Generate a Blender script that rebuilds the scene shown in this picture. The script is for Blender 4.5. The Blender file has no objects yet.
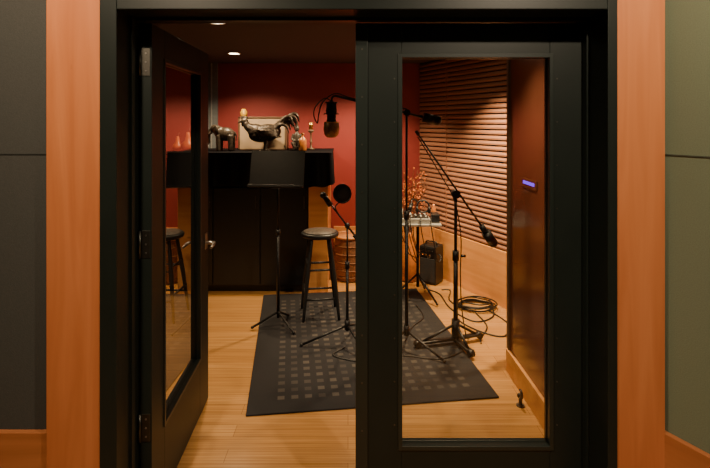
import bpy, bmesh, math, random
from mathutils import Vector, Matrix
random.seed(7)
R = math.radians
scene = bpy.context.scene

# ------------------------------------------------------------ materials
def new_mat(name):
    m = bpy.data.materials.new(name); m.use_nodes = True
    nt = m.node_tree
    return m, nt, nt.nodes['Principled BSDF']
def mat(name, col, rough=0.5, metal=0.0, var=0.12, scale=30, bump=0.0, emit=None, es=0, spec=None, coat=0):
    m, nt, b = new_mat(name)
    N, L = nt.nodes, nt.links
    tc = N.new('ShaderNodeTexCoord')
    no = N.new('ShaderNodeTexNoise'); no.inputs['Scale'].default_value = scale; no.inputs['Detail'].default_value = 4
    L.new(tc.outputs['Object'], no.inputs['Vector'])
    r = N.new('ShaderNodeValToRGB')
    r.color_ramp.elements[0].position = .3; r.color_ramp.elements[1].position = .7
    r.color_ramp.elements[0].color = (*[c*(1-var) for c in col], 1)
    r.color_ramp.elements[1].color = (*[min(1, c*(1+var)) for c in col], 1)
    L.new(no.outputs['Fac'], r.inputs['Fac']); L.new(r.outputs['Color'], b.inputs['Base Color'])
    b.inputs['Roughness'].default_value = rough; b.inputs['Metallic'].default_value = metal
    if spec is not None: b.inputs['Specular IOR Level'].default_value = spec
    b.inputs['Coat Weight'].default_value = coat
    if bump:
        bp = N.new('ShaderNodeBump'); bp.inputs['Strength'].default_value = bump; bp.inputs['Distance'].default_value = .002
        L.new(no.outputs['Fac'], bp.inputs['Height']); L.new(bp.outputs['Normal'], b.inputs['Normal'])
    if emit:
        b.inputs['Emission Color'].default_value = (*emit, 1); b.inputs['Emission Strength'].default_value = es
    return m
def wood(name, c1, c2, axis='Z', rough=.4, k=1.0, spec=.4):
    m, nt, b = new_mat(name); N, L = nt.nodes, nt.links
    tc = N.new('ShaderNodeTexCoord'); mp = N.new('ShaderNodeMapping')
    s = [14*k, 14*k, 14*k]; s['XYZ'.index(axis)] = .9*k
    mp.inputs['Scale'].default_value = s
    L.new(tc.outputs['Object'], mp.inputs['Vector'])
    no = N.new('ShaderNodeTexNoise'); no.inputs['Scale'].default_value = 2.2; no.inputs['Detail'].default_value = 7; no.inputs['Distortion'].default_value = .8
    L.new(mp.outputs['Vector'], no.inputs['Vector'])
    r = N.new('ShaderNodeValToRGB'); r.color_ramp.elements[0].position = .3; r.color_ramp.elements[1].position = .7
    r.color_ramp.elements[0].color = (*c1, 1); r.color_ramp.elements[1].color = (*c2, 1)
    L.new(no.outputs['Fac'], r.inputs['Fac'])
    # sparse knots
    vo = N.new('ShaderNodeTexVoronoi'); vo.inputs['Scale'].default_value = 1.0
    mk = N.new('ShaderNodeMapping'); ks = [5, 5, 5]; ks['XYZ'.index(axis)] = 2.6; mk.inputs['Scale'].default_value = ks
    L.new(tc.outputs['Object'], mk.inputs['Vector']); L.new(mk.outputs['Vector'], vo.inputs['Vector'])
    kr = N.new('ShaderNodeValToRGB'); kr.color_ramp.elements[0].position = .03; kr.color_ramp.elements[1].position = .075
    kr.color_ramp.elements[0].color = (.45, .35, .3, 1); kr.color_ramp.elements[1].color = (1, 1, 1, 1)
    L.new(vo.outputs['Distance'], kr.inputs['Fac'])
    mx = N.new('ShaderNodeMix'); mx.data_type = 'RGBA'; mx.blend_type = 'MULTIPLY'; mx.inputs[0].default_value = .8
    L.new(r.outputs['Color'], mx.inputs[6]); L.new(kr.outputs['Color'], mx.inputs[7])
    L.new(mx.outputs[2], b.inputs['Base Color'])
    b.inputs['Roughness'].default_value = rough; b.inputs['Specular IOR Level'].default_value = spec
    return m
def floor_mat():
    m, nt, b = new_mat('bamboo_floor'); N, L = nt.nodes, nt.links
    tc = N.new('ShaderNodeTexCoord')
    br = N.new('ShaderNodeTexBrick')
    br.inputs['Scale'].default_value = 1; br.inputs['Brick Width'].default_value = 1.6; br.inputs['Row Height'].default_value = .095
    br.inputs['Mortar Size'].default_value = .0012; br.offset = .37
    br.inputs['Color1'].default_value = (.44, .225, .072, 1); br.inputs['Color2'].default_value = (.54, .295, .105, 1)
    br.inputs['Mortar'].default_value = (.22, .10, .03, 1)
    L.new(tc.outputs['Object'], br.inputs['Vector'])
    mp = N.new('ShaderNodeMapping'); mp.inputs['Scale'].default_value = (1.2, 60, 1)
    L.new(tc.outputs['Object'], mp.inputs['Vector'])
    no = N.new('ShaderNodeTexNoise'); no.inputs['Scale'].default_value = 1.5; no.inputs['Detail'].default_value = 5
    L.new(mp.outputs['Vector'], no.inputs['Vector'])
    r = N.new('ShaderNodeValToRGB'); r.color_ramp.elements[0].color = (.72, .66, .58, 1); r.color_ramp.elements[1].color = (1.15, 1.15, 1.15, 1)
    r.color_ramp.elements[0].position = .3; r.color_ramp.elements[1].position = .7
    L.new(no.outputs['Fac'], r.inputs['Fac'])
    mx = N.new('ShaderNodeMix'); mx.data_type = 'RGBA'; mx.blend_type = 'MULTIPLY'; mx.inputs[0].default_value = 1
    L.new(br.outputs['Color'], mx.inputs[6]); L.new(r.outputs['Color'], mx.inputs[7])
    L.new(mx.outputs[2], b.inputs['Base Color'])
    b.inputs['Roughness'].default_value = .20
    return m
def rug_mat():
    m, nt, b = new_mat('rug_weave'); N, L = nt.nodes, nt.links
    tc = N.new('ShaderNodeTexCoord'); sp = N.new('ShaderNodeSeparateXYZ'); L.new(tc.outputs['Object'], sp.inputs[0])
    def M(op, a, bb=None):
        n = N.new('ShaderNodeMath'); n.operation = op
        for i, v in enumerate((a, bb)):
            if v is None: continue
            if isinstance(v, (int, float)): n.inputs[i].default_value = v
            else: L.new(v, n.inputs[i])
        return n.outputs[0]
    P = .080
    x, y = sp.outputs['X'], sp.outputs['Y']
    fx = M('LESS_THAN', M('FRACT', M('ADD', M('DIVIDE', x, P), 100)), .50)
    fy = M('LESS_THAN', M('FRACT', M('ADD', M('DIVIDE', y, P), 100)), .45)
    dot = M('MULTIPLY', fx, fy)
    ins = M('MULTIPLY', M('LESS_THAN', M('ABSOLUTE', x), .60), M('LESS_THAN', M('ABSOLUTE', y), .80))
    cx = M('FLOOR', M('ADD', M('DIVIDE', x, P), 100)); cy = M('FLOOR', M('ADD', M('DIVIDE', y, P), 100))
    cb = N.new('ShaderNodeCombineXYZ'); L.new(cx, cb.inputs[0]); L.new(cy, cb.inputs[1])
    wn = N.new('ShaderNodeTexWhiteNoise'); wn.noise_dimensions = '2D'; L.new(cb.outputs[0], wn.inputs['Vector'])
    amt = M('MULTIPLY', M('MULTIPLY', dot, ins), M('ADD', M('MULTIPLY', wn.outputs['Value'], .7), .3))
    mx = N.new('ShaderNodeMix'); mx.data_type = 'RGBA'
    L.new(amt, mx.inputs[0]); mx.inputs[6].default_value = (.036, .035, .038, 1); mx.inputs[7].default_value = (.105, .093, .085, 1)
    no = N.new('ShaderNodeTexNoise'); no.inputs['Scale'].default_value = 400; L.new(tc.outputs['Object'], no.inputs['Vector'])
    m2 = N.new('ShaderNodeMix'); m2.data_type = 'RGBA'; m2.blend_type = 'MULTIPLY'; m2.inputs[0].default_value = .5
    L.new(mx.outputs[2], m2.inputs[6]); L.new(no.outputs['Color'], m2.inputs[7])
    L.new(m2.outputs[2], b.inputs['Base Color']); b.inputs['Roughness'].default_value = .95
    b.inputs['Specular IOR Level'].default_value = .1
    return m
def glass_mat():
    m = bpy.data.materials.new('door_glass'); m.use_nodes = True
    nt = m.node_tree; N, L = nt.nodes, nt.links
    for n in list(N): N.remove(n)
    o = N.new('ShaderNodeOutputMaterial'); t = N.new('ShaderNodeBsdfTransparent'); g = N.new('ShaderNodeBsdfGlossy')
    t.inputs[0].default_value = (.90, .91, .88, 1); g.inputs['Roughness'].default_value = .0
    f = N.new('ShaderNodeLayerWeight'); f.inputs['Blend'].default_value = .5
    p = N.new('ShaderNodeMath'); p.operation = 'POWER'; L.new(f.outputs['Facing'], p.inputs[0]); p.inputs[1].default_value = 4.0
    q = N.new('ShaderNodeMath'); q.operation = 'MULTIPLY_ADD'; q.use_clamp = True
    L.new(p.outputs[0], q.inputs[0]); q.inputs[1].default_value = 1.9; q.inputs[2].default_value = .08
    mx = N.new('ShaderNodeMixShader'); L.new(q.outputs[0], mx.inputs[0]); L.new(t.outputs[0], mx.inputs[1]); L.new(g.outputs[0], mx.inputs[2])
    L.new(mx.outputs[0], o.inputs[0])
    return m

GREEN = mat('dark_green_paint', (.0105, .0150, .0125), .42, var=.1, scale=6, spec=.3)
GREEN2 = mat('dark_green_bead', (.013, .019, .016), .35, var=.05)
GLASS = glass_mat()
TRIM = wood('fir_trim', (.50, .160, .052), (.62, .222, .080), 'Z', .42, .55)
BASEW = wood('fir_base', (.64, .28, .085), (.78, .38, .13), 'X', .35, .5)
BASEHALL = wood('fir_base_hall', (.38, .13, .042), (.50, .185, .065), 'X', .45, .5)
SLAT = wood('slat_wood', (.28, .125, .075), (.42, .205, .125), 'X', .45, .6)
SLATBACK = mat('slat_back', (.04, .015, .010), .9)
FLOOR = floor_mat()
RUG = rug_mat()
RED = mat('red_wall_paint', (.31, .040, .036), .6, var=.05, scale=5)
REDPANEL = mat('red_glossy_panel', (.20, .070, .042), .16, var=.08, scale=4)
CEIL = mat('ceiling_paint', (.068, .060, .072), .8, var=.05)
FABL = mat('fabric_panel', (.054, .056, .050), .9, var=.12, scale=250, bump=.3)
FABR = mat('fabric_panel_lit', (.17, .205, .130), .9, var=.10, scale=250, bump=.3)  # same fabric, colour brightened to stand for light on the right wall
SEAM = mat('panel_seam', (.02, .022, .018), .8)
SEAMR = mat('panel_seam_lit', (.06, .07, .05), .8)  # seam colour brightened likewise for the lit right wall
GREYP = mat('blue_grey_paint', (.18, .20, .22), .6)
LGREY = mat('light_grey_paint', (.42, .42, .41), .5)
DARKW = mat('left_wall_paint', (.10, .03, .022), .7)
BLACK = mat('black_lacquer', (.008, .009, .010), .42)
BLACKM = mat('black_metal', (.012, .012, .013), .38, metal=.3)
CLOTH = mat('black_cloth', (.007, .007, .009), .95, spec=.1, scale=120)
CHROME = mat('brushed_steel', (.55, .53, .50), .28, metal=1, var=.05)
STEELD = mat('dull_steel', (.12, .115, .10), .4, metal=1, var=.1)
BRASS = mat('aged_brass', (.55, .34, .10), .35, metal=1, var=.2)
BRONZE = mat('bronze', (.065, .050, .040), .42, metal=.5, var=.85, scale=55, bump=.9)
ELE = mat('elephant_stone', (.055, .042, .032), .4, var=.5, scale=50, bump=.5)
CREAM = mat('cream_board', (.55, .40, .26), .6, var=.15, scale=8)
BOXD = mat('box_edge', (.14, .08, .045), .5)
YEL = mat('yellow_wax', (.50, .29, .03), .5)
AMBER = mat('amber_ceramic', (.50, .17, .04), .3, var=.2)
ORANGE = mat('orange_ceramic', (.80, .20, .04), .35, var=.2, scale=15)
WICK = mat('wicker', (.20, .085, .035), .7, var=.5, scale=90, bump=.8)
RIMW = mat('rim_wood', (.60, .28, .10), .5)
SEAT = mat('stool_seat_pattern', (.09, .07, .055), .55, var=.9, scale=60)
GRILLE = mat('gold_grille', (.30, .19, .09), .4, metal=.7, var=.5, scale=300)
MESHB = mat('pop_filter_mesh', (.02, .02, .022), .8)
TWIG = mat('twig', (.20, .08, .04), .8)
LEAF = mat('dried_leaf', (.62, .17, .04), .6, var=.5)
RUBBER = mat('cable_rubber', (.008, .008, .008), .45)
SILVER = mat('silver_panel', (.50, .49, .46), .35, metal=.5)
PURPLE = mat('purple_led', (.1, .05, .6), .4, emit=(.16, .03, 1.0), es=1.8)
ORLED = mat('orange_led', (.8, .3, .05), .4, emit=(1.0, .3, .05), es=.8)
LAMP = mat('lamp_emit', (1, .9, .7), .4, emit=(1, .80, .52), es=25)
WHITE = mat('white_ring', (.7, .66, .6), .5)

# ------------------------------------------------------------ mesh builder
class MB:
    def __init__(s):
        s.bm = bmesh.new(); s.mats = []; s.lay = s.bm.faces.layers.int.new('done_flag')
    def mi(s, m):
        if m not in s.mats: s.mats.append(m)
        return s.mats.index(m)
    def _tag(s, m, smooth):
        i = s.mi(m); ly = s.lay
        for f in s.bm.faces:
            if f[ly] == 0:
                f.material_index = i; f.smooth = smooth and len(f.verts) <= 4; f[ly] = 1
    def box(s, lo, hi, m, bev=0.0, M=None):
        lo, hi = Vector(lo), Vector(hi); c = (lo+hi)/2; d = hi-lo
        r = bmesh.ops.create_cube(s.bm, size=1)
        mt = Matrix.Translation(c) @ Matrix.Diagonal((*d, 1))
        if M is not None: mt = M @ mt
        bmesh.ops.transform(s.bm, matrix=mt, verts=r['verts'])
        if bev > 0:
            ed = list({e for v in r['verts'] for e in v.link_edges})
            rb = bmesh.ops.bevel(s.bm, geom=ed, offset=bev, segments=2, affect='EDGES', profile=.5)
            for f in rb['faces']: f[s.lay] = 0
        s._tag(m, False)
    def cyl(s, a, b, r1, m, r2=None, seg=16, smooth=True):
        if r2 is None: r2 = r1
        a, b = Vector(a), Vector(b); d = b-a
        q = d.to_track_quat('Z', 'Y').to_matrix().to_4x4()
        bmesh.ops.create_cone(s.bm, cap_ends=True, segments=seg, radius1=r1, radius2=r2, depth=d.length,
                              matrix=Matrix.Translation((a+b)/2) @ q)
        s._tag(m, smooth)
    def ball(s, c, rad, m, rot=None, seg=20):
        if isinstance(rad, (int, float)): rad = (rad,)*3
        mt = Matrix.Translation(c) @ (rot.to_4x4() if rot else Matrix.Identity(4)) @ Matrix.Diagonal((*rad, 1))
        bmesh.ops.create_uvsphere(s.bm, u_segments=seg, v_segments=seg//2+2, radius=1, matrix=mt)
        s._tag(m, True)
    def tube(s, pts, r, m, seg=8, sub=0, closed=False):
        pts = [Vector(p) for p in pts]
        if sub:
            out = []; n = len(pts)
            rng = n if closed else n-1
            for i in range(rng):
                if closed: p0, p1, p2, p3 = pts[i-1], pts[i], pts[(i+1) % n], pts[(i+2) % n]
                else: p0, p1, p2, p3 = pts[max(i-1, 0)], pts[i], pts[i+1], pts[min(i+2, n-1)]
                for k in range(sub):
                    t = k/sub
                    out.append(.5*((2*p1)+(-p0+p2)*t+(2*p0-5*p1+4*p2-p3)*t*t+(-p0+3*p1-3*p2+p3)*t**3))
            if not closed: out.append(pts[-1])
            pts = out
        n = len(pts); rr = r if isinstance(r, list) else None
        rings = []; up = None
        for i, p in enumerate(pts):
            if closed: d = pts[(i+1) % n]-pts[i-1]
            else: d = pts[min(i+1, n-1)]-pts[max(i-1, 0)]
            d.normalize()
            if up is None: up = d.orthogonal().normalized()
            else:
                up = up-d*up.dot(d)
                up = up.normalized() if up.length > 1e-5 else d.orthogonal().normalized()
            w = d.cross(up)
            if rr: t = i/(n-1)*(len(rr)-1); k = min(int(t), len(rr)-2); rad = rr[k]+(rr[k+1]-rr[k])*(t-k)
            else: rad = r
            rings.append([s.bm.verts.new(p+(up*math.cos(a)+w*math.sin(a))*rad) for a in [2*math.pi*j/seg for j in range(seg)]])
        for i in range(n if closed else n-1):
            A, B = rings[i], rings[(i+1) % n]
            for j in range(seg): s.bm.faces.new((A[j], A[(j+1) % seg], B[(j+1) % seg], B[j]))
        if not closed:
            s.bm.faces.new(list(reversed(rings[0]))); s.bm.faces.new(rings[-1])
        s._tag(m, True)
    def ring(s, c, R_, r, m, M=None, seg=32, tseg=8):
        pts = []
        for i in range(seg):
            a = 2*math.pi*i/seg; v = Vector((R_*math.cos(a), R_*math.sin(a), 0))
            if M is not None: v = M @ v
            pts.append(Vector(c)+v)
        s.tube(pts, r, m, seg=tseg, closed=True)
    def lathe(s, prof, c, m, seg=28, M=None):
        rings = []
        for (r, z) in prof:
            ring = []
            for j in range(seg):
                a = 2*math.pi*j/seg; v = Vector((max(r, 1e-4)*math.cos(a), max(r, 1e-4)*math.sin(a), z))
                if M is not None: v = M @ v
                ring.append(s.bm.verts.new(Vector(c)+v))
            rings.append(ring)
        for A, B in zip(rings, rings[1:]):
            for j in range(seg): s.bm.faces.new((A[j], A[(j+1) % seg], B[(j+1) % seg], B[j]))
        s.bm.faces.new(list(reversed(rings[0]))); s.bm.faces.new(rings[-1])
        s._tag(m, True)
    def poly(s, prof, a, b, m):
        """extrude 2D polygon prof [(y,z)] from x=a to x=b"""
        A = [s.bm.verts.new((a, y, z)) for y, z in prof]; B = [s.bm.verts.new((b, y, z)) for y, z in prof]
        n = len(prof)
        for j in range(n): s.bm.faces.new((A[j], A[(j+1) % n], B[(j+1) % n], B[j]))
        s.bm.faces.new(list(reversed(A))); s.bm.faces.new(B)
        s._tag(m, False)
    def done(s, name, loc=(0, 0, 0), rot=0, remesh=0, scale=1):
        bmesh.ops.recalc_face_normals(s.bm, faces=s.bm.faces[:])
        s.bm.faces.layers.int.remove(s.lay)
        if scale != 1: bmesh.ops.scale(s.bm, vec=(scale,)*3, verts=s.bm.verts[:])
        me = bpy.data.meshes.new(name); s.bm.to_mesh(me); s.bm.free()
        for m in s.mats: me.materials.append(m)
        o = bpy.data.objects.new(name, me); scene.collection.objects.link(o)
        o.location = loc; o.rotation_euler = (0, 0, rot)
        if remesh:
            md = o.modifiers.new('Remesh', 'REMESH'); md.mode = 'VOXEL'; md.voxel_size = remesh; md.use_smooth_shade = True
            sm = o.modifiers.new('Smooth', 'SMOOTH'); sm.iterations = 3; sm.factor = .5
        return o
def box(name, lo, hi, m, bev=0):
    b = MB(); b.box(lo, hi, m, bev); return b.done(name)

CH = 2.28   # studio ceiling height
HH = 2.70   # hall ceiling height
YW = 1.79; YI = 2.00; YB = 5.40
# ------------------------------------------------------------ room shell
box('floor', (-3.0, -1.6, -.10), (3.0, 5.55, 0), FLOOR)
box('ceiling', (-2.2, YI, CH), (2.1, 5.5, CH+.1), CEIL)
box('ceiling_hall', (-3.0, -1.6, HH), (3.0, 2.0, HH+.1), CEIL)
box('wall_back', (-2.2, YB, 0), (1.9, YB+.1, CH), RED)
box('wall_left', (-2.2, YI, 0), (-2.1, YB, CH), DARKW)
b = MB()
b.box((-3.0, YW, 0), (-.904, YI, HH), FABL)
b.box((.985, YW, 0), (1.16, YI, HH), FABL)
b.box((1.16, YW+.03, 0), (2.1, YI, HH), FABL)
b.box((-.904, YW, 2.10), (.985, YI, HH), FABL)
b.box((-3.0, YW-.003, 1.4985), (-1.10, YW, 1.5015), SEAM)
b.done('wall_front')
box('wall_hall_left', (-3.1, -1.6, 0), (-3.0, 2.0, HH), FABL)
box('wall_hall_rear', (-3.1, -1.7, 0), (3.1, -1.6, HH), SEAM)
# splayed hall wall (right)
ang = math.atan2(-1, .546)   # towards the camera
b = MB()
b.box((0, 0, 0), (3.6, .1, HH), FABR)
b.box((0, -.003, 1.498), (3.6, 0, 1.502), SEAMR)
b.done('wall_hall_right', (1.160, 1.785, 0), ang)
b = MB(); b.box((0.0, -.022, 0), (3.6, 0, .485), BASEHALL, .003)
b.done('baseboard_hall_right', (1.160, 1.785, 0), ang)
box('baseboard_hall_left', (-3.0, YW-.022, 0), (-1.102, YW, .475), BASEHALL, .003)
# fir casing around door opening
b = MB(); b.box((-1.101, 1.75, 0), (-.904, YW, HH-.02), TRIM, .003); b.done('trim_1')
b = MB(); b.box((.981, 1.75, 0), (1.157, YW, HH-.02), TRIM, .003); b.done('trim_2')
b = MB(); b.box((-.904, 1.755, 2.10), (.981, YW, 2.40), TRIM, .003); b.done('trim_3')
# painted door frame
b = MB()
b.box((-.904, 1.745, 0), (-.842, YI, 2.10), GREEN, .003)
b.box((.945, 1.745, 0), (.981, YI, 2.10), GREEN, .003)
b.box((-.842, 1.745, 2.03), (.945, YI, 2.10), GREEN, .003)
b.box((-.842, 1.85, 0), (-.832, 1.875, 2.03), GREEN2)
b.box((.935, 1.88, 0), (.945, 1.915, 2.03), GREEN2)
b.box((-.832, 1.88, 2.018), (.935, 1.915, 2.03), GREEN2)
b.done('door_frame')

# ------------------------------------------------------------ doors
def leaf(name, W, loc, rot, sL, sR, handle=None, hinges=False):
    """local x 0..W, y 0 (front) ..0.045, z .008..2.018"""
    T = .045; z0, z1 = .008, 2.016; gb, gt = .322, 1.880
    b = MB()
    b.box((0, 0, z0), (sL, T, z1), GREEN, .002)
    b.box((W-sR, 0, z0), (W, T, z1), GREEN, .002)
    b.box((sL, 0, z0), (W-sR, T, gb), GREEN, .002)
    b.box((sL, 0, gt), (W-sR, T, z1), GREEN, .002)
    for y0, y1 in ((-.005, .014), (T-.014, T+.005)):
        w = .014
        b.box((sL-w, y0, gb-w), (sL+.003, y1, gt+w), GREEN2, .002)
        b.box((W-sR-.003, y0, gb-w), (W-sR+w, y1, gt+w), GREEN2, .002)
        b.box((sL, y0, gb-w), (W-sR, y1, gb+.003), GREEN2, .002)
        b.box((sL, y0, gt-.003), (W-sR, y1, gt+w), GREEN2, .002)
    # screws round the bead
    for i in range(9):
        z = gb+(gt-gb)*(i+.5)/9
        for x in (sL-.028, W-sR+.028): b.cyl((x, -.0015, z), (x, .002, z), .0035, STEELD, seg=8)
    # pane
    vs = [b.bm.verts.new(v) for v in ((sL, T/2, gb), (W-sR, T/2, gb), (W-sR, T/2, gt), (sL, T/2, gt))]
    b.bm.faces.new(vs); b._tag(GLASS, False)
    if handle:
        hz, hx = .93, handle
        for y, sg in ((0, -1), (T, 1)):
            b.box((hx-.020, min(y, y+sg*.006), hz-.035), (hx+.020, max(y, y+sg*.006), hz+.055), CHROME, .002)
            b.cyl((hx, y, hz), (hx, y+sg*.05, hz), .010, CHROME)
            b.tube([(hx, y+sg*.048, hz), (hx-.03, y+sg*.055, hz), (hx-.10, y+sg*.055, hz-.004)], [.010, .009, .007], CHROME, sub=4)
        b.box((W-.001, .010, hz-.05), (W+.002, .035, hz+.06), CHROME, .0005)
    if hinges:
        for z in (.395, 1.13, 1.86):
            b.box((-.003, .006, z-.055), (.001, .040, z+.055), STEELD, .0008)
            b.cyl((-.005, .046, z-.055), (-.005, .046, z+.055), .0055, STEELD)
            for k in (-.035, 0, .035): b.cyl((-.0045, .022, z+k), (-.002, .022, z+k), .004, CHROME, seg=8)
    return b.done(name, loc, rot)
leaf('door_1', .88, (-.787, 1.925, 0), R(91.9), .150, .176, handle=.82, hinges=True)
d2 = leaf('door_2', .905, (.036, 1.92, 0), 0, .178, .133)
b = MB(); b.box((.030, 1.912, .010), (.078, 1.9195, 2.014), GREEN2, .002)
for i in range(10):
    b.cyl((.056, 1.9105, .2+i*.19), (.056, 1.914, .2+i*.19), .004, STEELD, seg=8)
ast = b.done('astragal'); ast.parent = d2; ast.matrix_parent_inverse = Matrix.Translation((-.036, -1.92, 0))

# ------------------------------------------------------------ right side walls
b = MB()
b.box((1.05, YI, 0), (1.15, 3.135, CH), REDPANEL)
b.box((1.15, 3.035, 0), (1.95, 3.135, CH), RED)
b.done('wall_right')
b = MB(); b.box((1.03, YI, 0), (1.05, 3.135, .145), BASEW, .003)
b.box((1.036, 3.10, .145), (1.05, 3.137, CH-.01), BOXD, .001)
b.done('baseboard_right')
sa = math.atan2(5.4-3.135, .81-1.886)
Ls = math.hypot(5.4-3.135, .81-1.886)
b = MB(); b.box((-.02, -.10, 0), (Ls, 0, CH), SLATBACK)
z = .50
while z < CH-.05:
    b.poly([(0, z), (.020, z+.002), (.022, z+.016), (.012, z+.036), (0, z+.038)], 0.03, Ls-.02, SLAT)
    z += .0480
for x in (1.0, 2.0):
    b.box((x-.004, 0, .49), (x+.004, .024, CH), SLAT)
b.done('wall_splayed', (1.886, 3.135, 0), sa)
b = MB(); b.box((0.02, 0, 0), (Ls-.02, .03, .49), BASEW, .003)
b.done('baseboard_splayed', (1.886, 3.135, 0), sa)
box('baseboard_back', (-.16, YB-.025, 0), (.79, YB, .45), BASEW, .003)

# grey pilaster on back wall
b = MB(); b.box((-1.62, YB-.03, 0), (-1.46, YB, CH), GREYP, .003)
b.box((-1.60, YB-.045, 0), (-1.585, YB-.03, CH), LGREY)
b.box((-1.53, YB-.045, 0), (-1.52, YB-.03, CH), LGREY)
b.done('trim_4')
# wall led + control strip
b = MB(); b.box((1.044, 2.66, 1.235), (1.05, 2.89, 1.29), REDPANEL, .002); b.box((1.0425, 2.69, 1.256), (1.0445, 2.86, 1.274), PURPLE)
b.done('led_wall_indicator')

# ------------------------------------------------------------ rug
b = MB(); b.box((-.73, -.925, 0), (.73, .925, .010), RUG, .004)
b.done('area_rug', (.050, 3.643, .0005), R(7))

# ------------------------------------------------------------ cabinet with cloth
b = MB()
b.box((-1.72, 4.60, .0), (-.20, 5.36, .06), BLACK)
b.box((-1.74, 4.57, .06), (-.375, 5.38, 1.28), BLACK, .003)
for x0, x1 in ((-1.72, -1.285), (-1.275, -.835), (-.825, -.39)):
    b.box((x0, 4.548, .075), (x1, 4.57, .995), BLACK, .004)
for x in (-1.31, -.87, -.415):
    b.cyl((x, 4.548, .86), (x, 4.53, .86), .004, CHROME); b.box((x-.004, 4.524, .80), (x+.004, 4.532, .92), STEELD, .002)
b.box((-.375, 4.56, .0), (-.19, 5.38, 1.28), BASEW, .003)
b.box((-1.76, 4.545, 1.28), (-.17, 5.385, 1.318), BLACK, .003)
b.done('storage_cabinet')
# draped cloth
b = MB()
N1 = 150
def cp(t):  # front then right side
    L1, L2 = 1.62, .5
    s_ = t*(L1+L2)
    if s_ < L1: return Vector((-1.78+s_, 4.536, 0)), Vector((0, -1, 0))
    return Vector((-.158, 4.536+(s_-L1), 0)), Vector((1, 0, 0))
rows = []
levels = 9
for k in range(levels):
    row = []
    for i in range(N1+1):
        t = i/N1; p, nrm = cp(t)
        f = k/(levels-1)
        amp = .012*f
        w = math.sin(i*.55)+.6*math.sin(i*.23+1)+.4*math.sin(i*1.1)
        bot = 1.015+.012*math.sin(i*.17)+.008*math.sin(i*.5)
        zz = 1.330*(1-f)+bot*f
        q = p+nrm*(.004+amp*(w*.5+.9)); q.z = zz
        row.append(b.bm.verts.new(q))
    rows.append(row)
for A, B in zip(rows, rows[1:]):
    for i in range(N1): b.bm.faces.new((A[i], A[i+1], B[i+1], B[i]))
b._tag(CLOTH, True)
b.box((-1.78, 4.533, 1.319), (-.155, 5.30, 1.330), CLOTH, .004)
b.done('draped_cloth')

TZ = 1.3305
# elephant figurine
b = MB()
b.ball((0, 0, .150), (.085, .055, .062), ELE)
b.ball((-.05, 0, .165), (.05, .048, .055), ELE)
b.ball((-.095, 0, .195), (.040, .036, .042), ELE)
for sx, sy in ((-.055, -.028), (-.05, .028), (.052, -.030), (.058, .028)):
    b.cyl((sx, sy, .002), (sx, sy, .14), .020, ELE, r2=.026)
b.tube([(-.12, 0, .195), (-.145, 0, .165), (-.150, 0, .12), (-.145, 0, .08), (-.160, 0, .06)], [.022, .017, .013, .010, .008], ELE, sub=4)
for sy in (-1, 1):
    b.ball((-.078, sy*.045, .190), (.030, .010, .040), ELE, rot=Matrix.Rotation(sy*R(25), 3, 'Z'))
    b.tube([(-.120, sy*.02, .175), (-.140, sy*.026, .150), (-.162, sy*.026, .150)], [.008, .007, .005], ELE, sub=3)
b.tube([(.083, 0, .17), (.10, 0, .13), (.098, 0, .09)], [.008, .006, .006], ELE, sub=3)
b.done('elephant_figurine', (-1.225, 4.80, TZ), 0, remesh=.0055, scale=1.12)
# box behind the rooster
b = MB()
b.box((-.245, -.08, 0), (.245, .08, .34), CREAM, .004)
for lo, hi in (((-.25, -.085, 0), (-.232, .085, .345)), ((.232, -.085, 0), (.25, .085, .345)), ((-.25, -.085, .328), (.25, .085, .345)), ((-.25, -.085, 0), (.25, .085, .014))):
    b.box(lo, hi, BOXD, .002)
b.done('framed_display_box', (-.880, 5.02, TZ), 0)
# rooster
b = MB()
b.ball((0, 0, .150), (.140, .068, .076), BRONZE, rot=Matrix.Rotation(R(-10), 3, 'Y'))
b.ball((-.075, 0, .165), (.072, .056, .064), BRONZE)
b.tube([(-.090, 0, .175), (-.145, 0, .205), (-.165, 0, .240)], [.056, .036, .026], BRONZE, sub=5)
b.ball((-.175, 0, .252), (.034, .023, .025), BRONZE)
b.cyl((-.198, 0, .250), (-.238, 0, .236), .012, BRONZE, r2=.002)
for i in range(4): b.ball((-.195+i*.014, 0, .281+.004*math.sin(i*2)), (.009, .006, .015), BRONZE)
b.ball((-.192, 0, .222), (.009, .007, .018), BRONZE)
# arching tail plumes of different length
for i in range(8):
    h = .225+.016*(i % 4)+.006*i; out = .140+.012*i; yy = ((i*3) % 8-3.5)*.009
    b.tube([(.075, yy*.4, .165), (.115, yy*.7, .20+.3*(h-.2)), (out+.01, yy, h), (out+.050, yy*1.1, h-.022), (out+.066, yy*1.2, h-.075)],
           [.032, .020, .015, .012, .004], BRONZE, sub=4)
for sy in (-1, 1):
    b.ball((.015, sy*.060, .158), (.095, .017, .046), BRONZE, rot=Matrix.Rotation(R(8), 3, 'Y'))
    for i in range(5):
        b.tube([(-.05+.02*i, sy*.074, .178-.012*i), (.035+.02*i, sy*.080, .172-.014*i), (.10+.008*i, sy*.062, .170-.012*i)], [.009, .007, .003], BRONZE, sub=3)
    b.tube([(.0, sy*.030, .12), (.012, sy*.032, .06), (.0, sy*.032, .012)], [.030, .015, .010], BRONZE, sub=4)
    for aa in (-30, 0, 30, 180):
        b.tube([(0, sy*.032, .010), (-.042*math.cos(R(aa)), sy*.032+.042*math.sin(R(aa)), .006)], [.010, .006], BRONZE)
b.done('rooster_sculpture', (-.83, 4.80, TZ), 0, remesh=.0048, scale=1.18)
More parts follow.
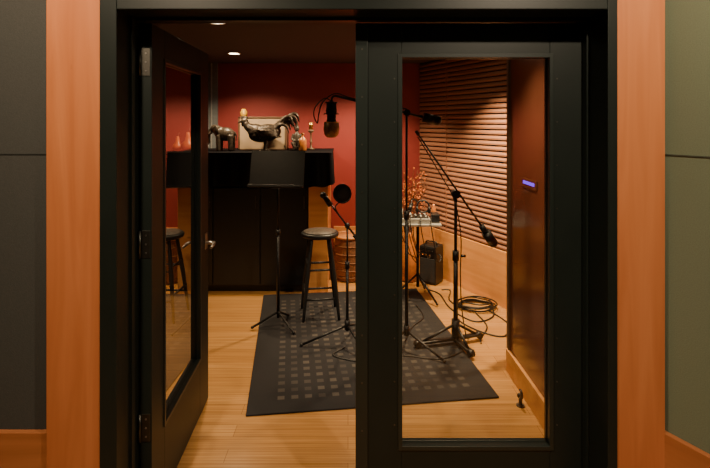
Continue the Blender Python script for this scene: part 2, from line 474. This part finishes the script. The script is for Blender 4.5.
# candle on box
b = MB(); b.lathe([(.030, 0), (.036, .01), (.036, .05), (.026, .06), (.026, .075), (.012, .08)], (0, 0, 0), YEL)
b.cyl((0, 0, .08), (0, 0, .092), .0015, BLACK, seg=6)
b.done('candle_jar', (-1.09, 5.02, TZ+.3455))
# amber bottle
b = MB(); b.lathe([(.034, 0), (.040, .008), (.040, .10), (.032, .125), (.014, .14), (.013, .165), (.017, .168), (.017, .178)], (0, 0, 0), AMBER)
b.done('amber_bottle', (-.455, 4.82, TZ))
b = MB(); b.lathe([(.040, 0), (.040, .010), (.012, .022), (.010, .07), (.018, .08), (.010, .09), (.010, .17), (.030, .19), (.034, .205), (.020, .21), (.020, .25)], (0, 0, 0), BOXD)
b.lathe([(.021, .21), (.021, .285), (.004, .29)], (0, 0, 0), BRASS)
b.done('candlestick', (-.39, 5.05, TZ))
# wooden seated figurine
b = MB()
b.box((-.035, -.03, 0), (.035, .03, .03), ELE, .004)
b.ball((0, 0, .09), (.030, .026, .065), ELE); b.ball((0, 0, .175), (.020, .020, .026), ELE)
for sy in (-1, 1):
    b.tube([(sy*.026, 0, .13), (sy*.042, -.01, .09), (sy*.012, -.03, .075)], [.011, .009, .008], ELE, sub=3)
    b.tube([(sy*.015, -.01, .045), (sy*.035, -.035, .06), (sy*.02, -.038, .025)], [.015, .012, .009], ELE, sub=3)
b.tube([(0, 0, .19), (0, 0, .24)], [.016, .007], ELE)
b.done('carved_figurine', (-.530, 4.98, TZ), 0, remesh=.0045, scale=1.25)
# orange gourds seen through the open door's glass
b = MB()
for (x, y, r, h) in ((0, 0, .060, .11), (-.10, .03, .050, .085), (.085, .05, .045, .14)):
    pr = [(.3*r, 0), (.85*r, .12*h), (r, .35*h), (.8*r, .65*h), (.42*r, .85*h), (.35*r, 1.2*h), (.2*r, 1.5*h)]
    b.lathe(pr, (x, y, 0), ORANGE)
    b.tube([(x, y, 1.5*h), (x+.006, y, 1.5*h+.02), (x+.016, y, 1.5*h+.03)], [.005, .003], TWIG)
b.done('ceramic_gourds', (-1.60, 4.80, TZ), 0, scale=1.15)
# small white bowl between gourds and elephant
b = MB()
b.lathe([(.022, 0), (.026, .006), (.045, .035), (.052, .060), (.048, .060), (.040, .036), (.010, .014)], (0, 0, 0), LGREY)
b.done('ceramic_bowl', (-1.41, 4.68, TZ))

# ------------------------------------------------------------ stool
b = MB()
b.lathe([(.02, .655), (.150, .655), (.158, .665), (.158, .682), (.150, .690), (.02, .693)], (0, 0, 0), BLACK, seg=36)
b.lathe([(.02, .6925), (.138, .6925), (.136, .698), (.01, .700)], (0, 0, 0), SEAT, seg=36)
for i in range(4):
    a = R(45+90*i+8); c, s_ = math.cos(a), math.sin(a)
    b.tube([(c*.10, s_*.10, .66), (c*.155, s_*.155, .35), (c*.205, s_*.205, .0)], [.014, .018, .011], BLACK, seg=10, sub=4)
    a2 = R(45+90*(i+1)+8)
    for zz, q in ((.17+.05*(i % 2), .185), (.40+.04*(i % 2), .150)):
        b.cyl((c*q, s_*q, zz), (math.cos(a2)*q, math.sin(a2)*q, zz), .009, BLACK, seg=10)
b.done('bar_stool', (-.235, 4.02, .0115))

# ------------------------------------------------------------ music stand
b = MB()
for a in (200, 320, 80):
    c, s_ = math.cos(R(a)), math.sin(R(a))
    b.tube([(0, 0, .115), (c*.06, s_*.06, .085), (c*.20, s_*.20, .011)], [.010, .009, .009], BLACKM, sub=4)
    b.ball((c*.20, s_*.20, .012), .012, BLACKM)
b.cyl((0, 0, .07), (0, 0, .75), .0125, BLACKM); b.cyl((0, 0, .72), (0, 0, .76), .018, BLACKM)
b.cyl((0, 0, .75), (0, 0, 1.17), .008, BLACKM)
b.ball((0, -.012, 1.18), .024, BLACKM)
Md = Matrix.Translation((0, -.03, 1.235)) @ Matrix.Rotation(R(-14), 4, 'X')
b.box((-.215, -.002, -.135), (.215, .002, .150), BLACKM, .001, M=Md)
b.box((-.215, -.055, -.139), (.215, .002, -.134), BLACKM, .001, M=Md)
b.box((-.215, -.057, -.139), (.215, -.053, -.122), BLACKM, .001, M=Md)
b.box((-.03, .0, -.06), (.03, .02, .03), BLACKM, .002, M=Md)
b.done('music_stand', (-.55, 3.78, .0115), R(-6))

# ------------------------------------------------------------ mic stands
def tripod(b, angs, Ln, h=.12, r=.009):
    for a in angs:
        c, s_ = math.cos(R(a)), math.sin(R(a))
        b.tube([(0, 0, h), (c*Ln, s_*Ln, .010)], [r, r*.9], BLACKM)
        b.ball((c*Ln, s_*Ln, .011), .0115, BLACKM)
    b.cyl((0, 0, h-.03), (0, 0, h+.04), .02, BLACKM)
# small vocal stand with pop filter
b = MB()
tripod(b, (185, 300, 75), .33, .14)
b.cyl((0, 0, .10), (0, 0, .58), .0105, BLACKM); b.cyl((0, 0, .55), (0, 0, .60), .017, BLACKM); b.cyl((0, 0, .58), (0, 0, .86), .007, BLACKM)
b.ball((0, 0, .86), .02, BLACKM)
b.tube([(.06, 0, .78), (-.13, -.02, 1.03)], .007, BLACKM)
b.cyl((.05, 0, .793), (.085, -.003, .747), .016, BLACKM)
b.cyl((-.12, -.02, 1.01), (-.165, -.03, 1.075), .020, BLACKM, r2=.017); b.ball((-.172, -.032, 1.085), .024, BLACKM)
b.tube([(-.06, -.01, .94), (-.085, -.05, 1.0), (-.06, -.09, 1.04), (-.035, -.10, 1.06)], .0045, BLACKM, sub=6)
Mp = Matrix.Rotation(R(20), 3, 'Z') @ Matrix.Rotation(R(80), 3, 'X')
b.ring((-.035, -.10, 1.105), .064, .0055, BLACKM, M=Mp)
b.lathe([(.02, -.001), (.062, -.001), (.062, .001), (.02, .001)], (-.035, -.10, 1.105), MESHB, M=Mp)
b.done('vocal_mic_stand', (-.005, 3.47, .0115))

# overhead boom with large condenser microphone
b = MB()
tripod(b, (200, 320, 80), .30, .13)
b.cyl((0, 0, .10), (0, 0, .95), .0125, BLACKM); b.cyl((0, 0, .92), (0, 0, .98), .019, BLACKM); b.cyl((0, 0, .95), (0, 0, 1.67), .008, BLACKM)
b.cyl((0, -.03, 1.675), (0, .03, 1.675), .024, BLACKM)
b.tube([(-.505, -.01, 1.795), (.20, .0, 1.622)], .0085, BLACKM)
b.cyl((.115, 0, 1.643), (.215, 0, 1.619), .034, BLACKM); b.ball((.215, 0, 1.619), .034, BLACKM)
# drop and shock mount
b.tube([(-.50, -.01, 1.793), (-.525, -.01, 1.785), (-.530, -.01, 1.755)], .008, BLACKM, sub=4)
mc = Vector((-.532, -.012, 0))
b.ring(mc+Vector((0, 0, 1.745)), .042, .004, BLACKM); b.ring(mc+Vector((0, 0, 1.665)), .050, .004, BLACKM)
for i in range(4):
    a = R(45+90*i); c, s_ = math.cos(a), math.sin(a)
    b.tube([mc+Vector((c*.042, s_*.042, 1.745)), mc+Vector((c*.050, s_*.050, 1.665))], .003, BLACKM)
    b.tube([mc+Vector((c*.05, s_*.05, 1.665)), mc+Vector((c*.028, s_*.028, 1.70))], .002, BLACKM)
b.lathe([(.010, 1.755), (.026, 1.750), (.030, 1.735), (.032, 1.64), (.034, 1.612)], mc, BLACKM)
b.lathe([(.036, 1.612), (.052, 1.600), (.056, 1.560), (.050, 1.52), (.030, 1.50), (.004, 1.497)], mc, GRILLE)
b.ring(mc+Vector((0, 0, 1.606)), .050, .004, BRASS)
b.tube([mc+Vector((0, 0, 1.755)), mc+Vector((-.05, .0, 1.775)), mc+Vector((-.11, .0, 1.72)), mc+Vector((-.125, 0, 1.66)), mc+Vector((-.10, 0, 1.60)), mc+Vector((-.09, 0, 1.66)), mc+Vector((-.06, 0, 1.75)), (-.505, -.012, 1.81), (-.40, -.012, 1.78), (-.20, -.012, 1.735), (0, -.02, 1.70)], .0045, RUBBER, sub=6)
b.done('boom_microphone_stand', (.415, 3.40, .0115))

# heavy studio boom stand
b = MB()
for a, Ln in ((195, .30), (20, .20), (285, .22)):
    c, s_ = math.cos(R(a)), math.sin(R(a))
    M_ = Matrix.Rotation(R(a), 4, 'Z')
    b.box((0, -.022, .022), (Ln, .022, .042), BLACKM, .006, M=M_)
    b.tube([(c*.02, s_*.02, .13), (c*Ln*.85, s_*Ln*.85, .04)], .010, BLACKM)
    b.cyl((c*Ln-.02*s_, s_*Ln+.02*c, .024), (c*Ln+.02*s_, s_*Ln-.02*c, .024), .024, BLACKM)
b.cyl((0, 0, .02), (0, 0, .17), .030, BLACKM); b.cyl((0, 0, .15), (0, 0, .62), .0165, BLACKM)
b.cyl((0, 0, .60), (0, 0, .67), .024, BLACKM); b.cyl((0, 0, .64), (0, 0, 1.08), .0115, BLACKM)
b.cyl((.0, -.035, 1.085), (0, .035, 1.085), .030, BLACKM); b.cyl((.03, -.03, .64), (.065, -.03, .64), .010, BLACKM)
b.tube([(-.275, -.035, 1.515), (.235, -.035, .775)], [.006, .008], BLACKM)
b.cyl((.175, -.035, .862), (.215, -.035, .804), .022, BLACKM)
b.cyl((.21, -.035, .811), (.262, -.035, .736), .036, BLACKM, r2=.034); b.ball((.262, -.035, .736), .034, BLACKM)
b.cyl((-.275, -.035, 1.515), (-.295, -.035, 1.545), .012, BLACKM)
b.tube([(-.28, -.03, 1.50), (-.20, -.03, 1.37), (-.10, -.03, 1.20), (-.02, -.03, 1.05), (.03, -.03, .80), (.03, -.02, .5), (.045, 0, .25), (.09, .04, .02), (.14, .14, .004)], .004, RUBBER, sub=6)
b.done('studio_boom_stand', (.785, 3.50, .0115))

# ------------------------------------------------------------ equipment table
b = MB()
b.box((-.20, -.15, .680), (.20, .15, .700), SILVER, .004)
b.cyl((0, 0, .10), (0, 0, .68), .014, BLACKM)
for a in (190, 310, 70):
    c, s_ = math.cos(R(a)), math.sin(R(a))
    b.tube([(0, 0, .22), (c*.24, s_*.24, .011)], .009, BLACKM); b.ball((c*.24, s_*.24, .012), .012, BLACKM)
b.box((-.18, -.12, .701), (.10, .10, .745), SILVER, .005)
b.box((-.17, -.10, .745), (.09, .09, .750), STEELD, .001)
for i in range(6):
    for j in range(4): b.cyl((-.15+i*.043, -.08+j*.045, .750), (-.15+i*.043, -.08+j*.045, .764), .008, SILVER if (i+j) % 3 else BLACKM, seg=10)
b.box((.12, -.08, .701), (.19, .06, .775), BLACK, .005)
b.lathe([(.018, .701), (.020, .705), (.020, .80), (.010, .82), (.010, .84)], (.155, .10, 0), AMBER)
b.lathe([(.025, .701), (.028, .705), (.030, .79), (.027, .79), (.025, .71)], (-.19+.03, .125, 0), SILVER)
b.tube([(.0, .08, .75), (.0, .09, .86), (-.05, .0, .90), (-.06, -.06, .86)], .006, BLACKM, sub=5)
b.cyl((-.06, -.06, .865), (-.085, -.10, .81), .017, BLACKM, r2=.021)
b.ring((.05, .03, .83), .055, .008, BLACKM, M=Matrix.Rotation(R(75), 3, 'X'))
for sx in (-1, 1): b.ball((.05+sx*.055, .02, .80), (.016, .03, .034), BLACKM)
for k in range(3):
    b.tube([(-.10+.05*k, .13, .73), (-.12+.05*k, .16, .70), (-.11+.04*k, .165, .55), (-.05+.02*k, .10, .35+.05*k), (.0, .03, .30)], .004, RUBBER, sub=5)
for k in range(4):   # leads hanging off the front edge
    x0 = -.16+.09*k
    b.tube([(x0, -.10, .755), (x0-.01, -.165, .735), (x0+.005, -.172, .62), (x0+.05, -.165, .50-.04*k), (x0+.08, -.10, .42), (.01, -.018, .36+.03*k)], .0042, RUBBER, sub=5)
b.done('mixer_table', (.64, 4.40, .0115), R(-4))

# vase with twigs
b = MB()
b.lathe([(.06, 0), (.085, .03), (.095, .20), (.07, .38), (.045, .46), (.055, .50), (.050, .50), (.035, .45)], (0, 0, 0), AMBER)
for i in range(34):
    a = random.uniform(0, 6.28); sp = random.uniform(.05, .30); h = random.uniform(.85, 1.20)
    p0 = Vector((random.uniform(-.02, .02), random.uniform(-.02, .02), .44))
    p3 = Vector((math.cos(a)*sp, math.sin(a)*sp*.5, h))
    p1 = p0.lerp(p3, .35)+Vector((0, 0, .06)); p2 = p0.lerp(p3, .7)+Vector((random.uniform(-.02, .02), 0, .02))
    b.tube([p0, p1, p2, p3], [.0040, .0032, .0022], TWIG, seg=5, sub=4)
    for k in range(6):
        t = random.uniform(.5, 1); q = p0.lerp(p3, t)
        q2 = q+Vector((random.uniform(-.05, .05), random.uniform(-.03, .03), random.uniform(.0, .06)))
        b.tube([q, q2], [.0024, .0015], TWIG, seg=4)
        b.ball(q2, (random.uniform(.006, .012), .006, random.uniform(.006, .012)), LEAF, seg=8)
b.done('dried_branch_vase', (.62, 4.90, 0))

# small rack amplifier by wall
b = MB()
b.box((-.09, -.09, .012), (.09, .09, .38), BLACK, .008)
b.box((-.078, -.096, .03), (.078, -.089, .26), MESHB, .002)
b.box((-.078, -.096, .275), (.078, -.089, .365), BLACKM, .002)
for i in range(4): b.cyl((-.055+i*.037, -.095, .335), (-.055+i*.037, -.106, .335), .007, STEELD, seg=12)
for i in range(3): b.box((-.055+i*.04, -.0985, .292), (-.045+i*.04, -.095, .298), ORLED)
b.tube([(-.06, 0, .38), (-.05, 0, .41), (.05, 0, .41), (.06, 0, .38)], .008, BLACKM, sub=4)
for sx in (-1, 1):
    for sy in (-1, 1): b.cyl((sx*.065, sy*.065, 0), (sx*.065, sy*.065, .014), .012, BLACKM)
b.done('guitar_amplifier', (.845, 4.86, 0), R(-35))

# basket
b = MB()
b.lathe([(.12, 0), (.150, .01), (.172, .12), (.178, .24), (.168, .36), (.160, .44), (.150, .44), (.14, .40)], (0, 0, 0), WICK, seg=40)
b.ring((0, 0, .445), .162, .014, RIMW, seg=40)
b.lathe([(.01, .435), (.150, .435), (.150, .445), (.01, .452)], (0, 0, 0), RIMW, seg=40)
for zz, rr in ((.05, .161), (.12, .172), (.20, .177), (.28, .176), (.36, .168)): b.ring((0, 0, zz), rr+.002, .006, WICK, seg=40, tseg=6)
b.done('wicker_basket', (.025, 4.98, 0))

# cables
b = MB()
for k in range(6):
    pts = []
    for i in range(24):
        a = 2*math.pi*i/24; rr = .150+.006*k*math.sin(k*2.1)+.008*math.sin(3*a+k)
        pts.append((1.12+rr*math.cos(a)+.010*math.sin(k*1.7), 4.20+rr*.8*math.sin(a)+.012*math.cos(k*2.3), .007+.010*k+.002*math.sin(5*a)))
    b.tube(pts, .0058, RUBBER, closed=True)
b.tube([(1.26, 4.18, .007), (1.20, 3.98, .006), (1.05, 3.88, .006), (.95, 3.98, .006), (.88, 4.20, .006), (.86, 4.5, .006), (.78, 4.62, .006)], .0055, RUBBER, sub=8)
b.tube([(1.00, 4.12, .007), (.92, 4.35, .006), (.98, 4.60, .006), (.90, 4.62, .006)], .0055, RUBBER, sub=8)
b.tube([(1.08, 4.06, .007), (1.10, 3.80, .006), (1.0, 3.60, .006), (.97, 3.50, .006)], .0055, RUBBER, sub=8)
b.tube([(1.20, 4.12, .007), (1.28, 3.85, .006), (1.18, 3.62, .006), (1.02, 3.70, .006), (.90, 3.92, .006), (.94, 4.15, .006), (1.02, 4.30, .007)], .0055, RUBBER, sub=8)
b.done('coiled_cables')
b = MB()
b.tube([(.80, 3.36, .015), (.62, 3.25, .015), (.35, 3.30, .015), (.10, 3.22, .015), (-.10, 3.30, .015), (-.02, 3.42, .015)], .0045, RUBBER, sub=8)
b.tube([(.42, 3.52, .015), (.50, 3.75, .015), (.62, 3.95, .0155), (.60, 4.2, .0155)], .0045, RUBBER, sub=8)
b.done('floor_cable')

# door stop on floor
b = MB()
b.cyl((0, 0, 0), (0, 0, .006), .024, BRONZE); b.cyl((0, 0, .005), (0, 0, .045), .010, BRONZE)
b.tube([(0, 0, .04), (0, -.02, .065), (0, -.01, .088), (0, .012, .085)], [.010, .008, .006], BRONZE, sub=4)
b.ball((0, .014, .05), .015, RUBBER)
b.done('door_stop', (.985, 2.74, 0))

# ------------------------------------------------------------ lights
def downlight(name, x, y, z, e, col=(1, .72, .41), size=120, blend=.6, rad=.04, target=None, vis=True):
    if vis:
        b = MB()
        b.ring((0, 0, -.003), .058, .008, WHITE, seg=32)
        b.lathe([(.01, -.004), (.050, -.004), (.050, -.001), (.01, -.001)], (0, 0, 0), LAMP)
        b.done(name, (x, y, z))
    ld = bpy.data.lights.new(name+'_lamp', 'SPOT'); ld.energy = e; ld.color = col; ld.spot_size = R(size); ld.spot_blend = blend; ld.shadow_soft_size = rad
    lo = bpy.data.objects.new(name+'_lamp', ld); scene.collection.objects.link(lo); lo.location = (x, y, z-.02)
    if target: lo.rotation_euler = (Vector(target)-lo.location).to_track_quat('-Z', 'Y').to_euler()
    return lo
downlight('recessed_downlight', -1.09, 4.59, CH, 95, size=130, target=(-1.0, 4.8, 0))
downlight('recessed_downlight.001', -.86, 3.14, CH, 110, size=85, blend=.9, target=(-.85, 3.55, 0))
downlight('added_wall_spot', .26, 4.55, CH, 165, size=120, target=(-.1, 4.85, 0))  # added spot, hidden behind the door stile, brightens the back wall
downlight('added_slat_spot', .95, 3.95, CH, 420, size=92, blend=.9, target=(1.12, 4.08, 0))  # added spot out of view, grazes the slats and their base
downlight('added_floor_spot', .72, 2.60, CH, 60, size=95, blend=.8)  # added spot above the door head, out of view, for the near floor
# unseen hall spots, added to light the trim and the right wall
downlight('added_hall_spot_left', -.95, .75, HH, 150, col=(1, .76, .52), size=120, target=(-1.0, 1.75, 1.0))
downlight('added_hall_spot_right', 1.0, .55, HH, 160, col=(1, .79, .56), size=130, target=(1.2, 1.75, 1.0))

w = bpy.data.worlds.new('World'); scene.world = w; w.use_nodes = True
w.node_tree.nodes['Background'].inputs[0].default_value = (.9, .8, .7, 1); w.node_tree.nodes['Background'].inputs[1].default_value = .03

# ------------------------------------------------------------ camera
cd = bpy.data.cameras.new('Camera'); cam = bpy.data.objects.new('Camera', cd); scene.collection.objects.link(cam)
cam.location = (0, 0, 1.62); cam.rotation_euler = (R(90), 0, 0)
cd.sensor_width = 36; cd.lens = 480/710*36; cd.shift_x = 7/710; cd.shift_y = -112/710; cd.clip_start = .02
scene.camera = cam
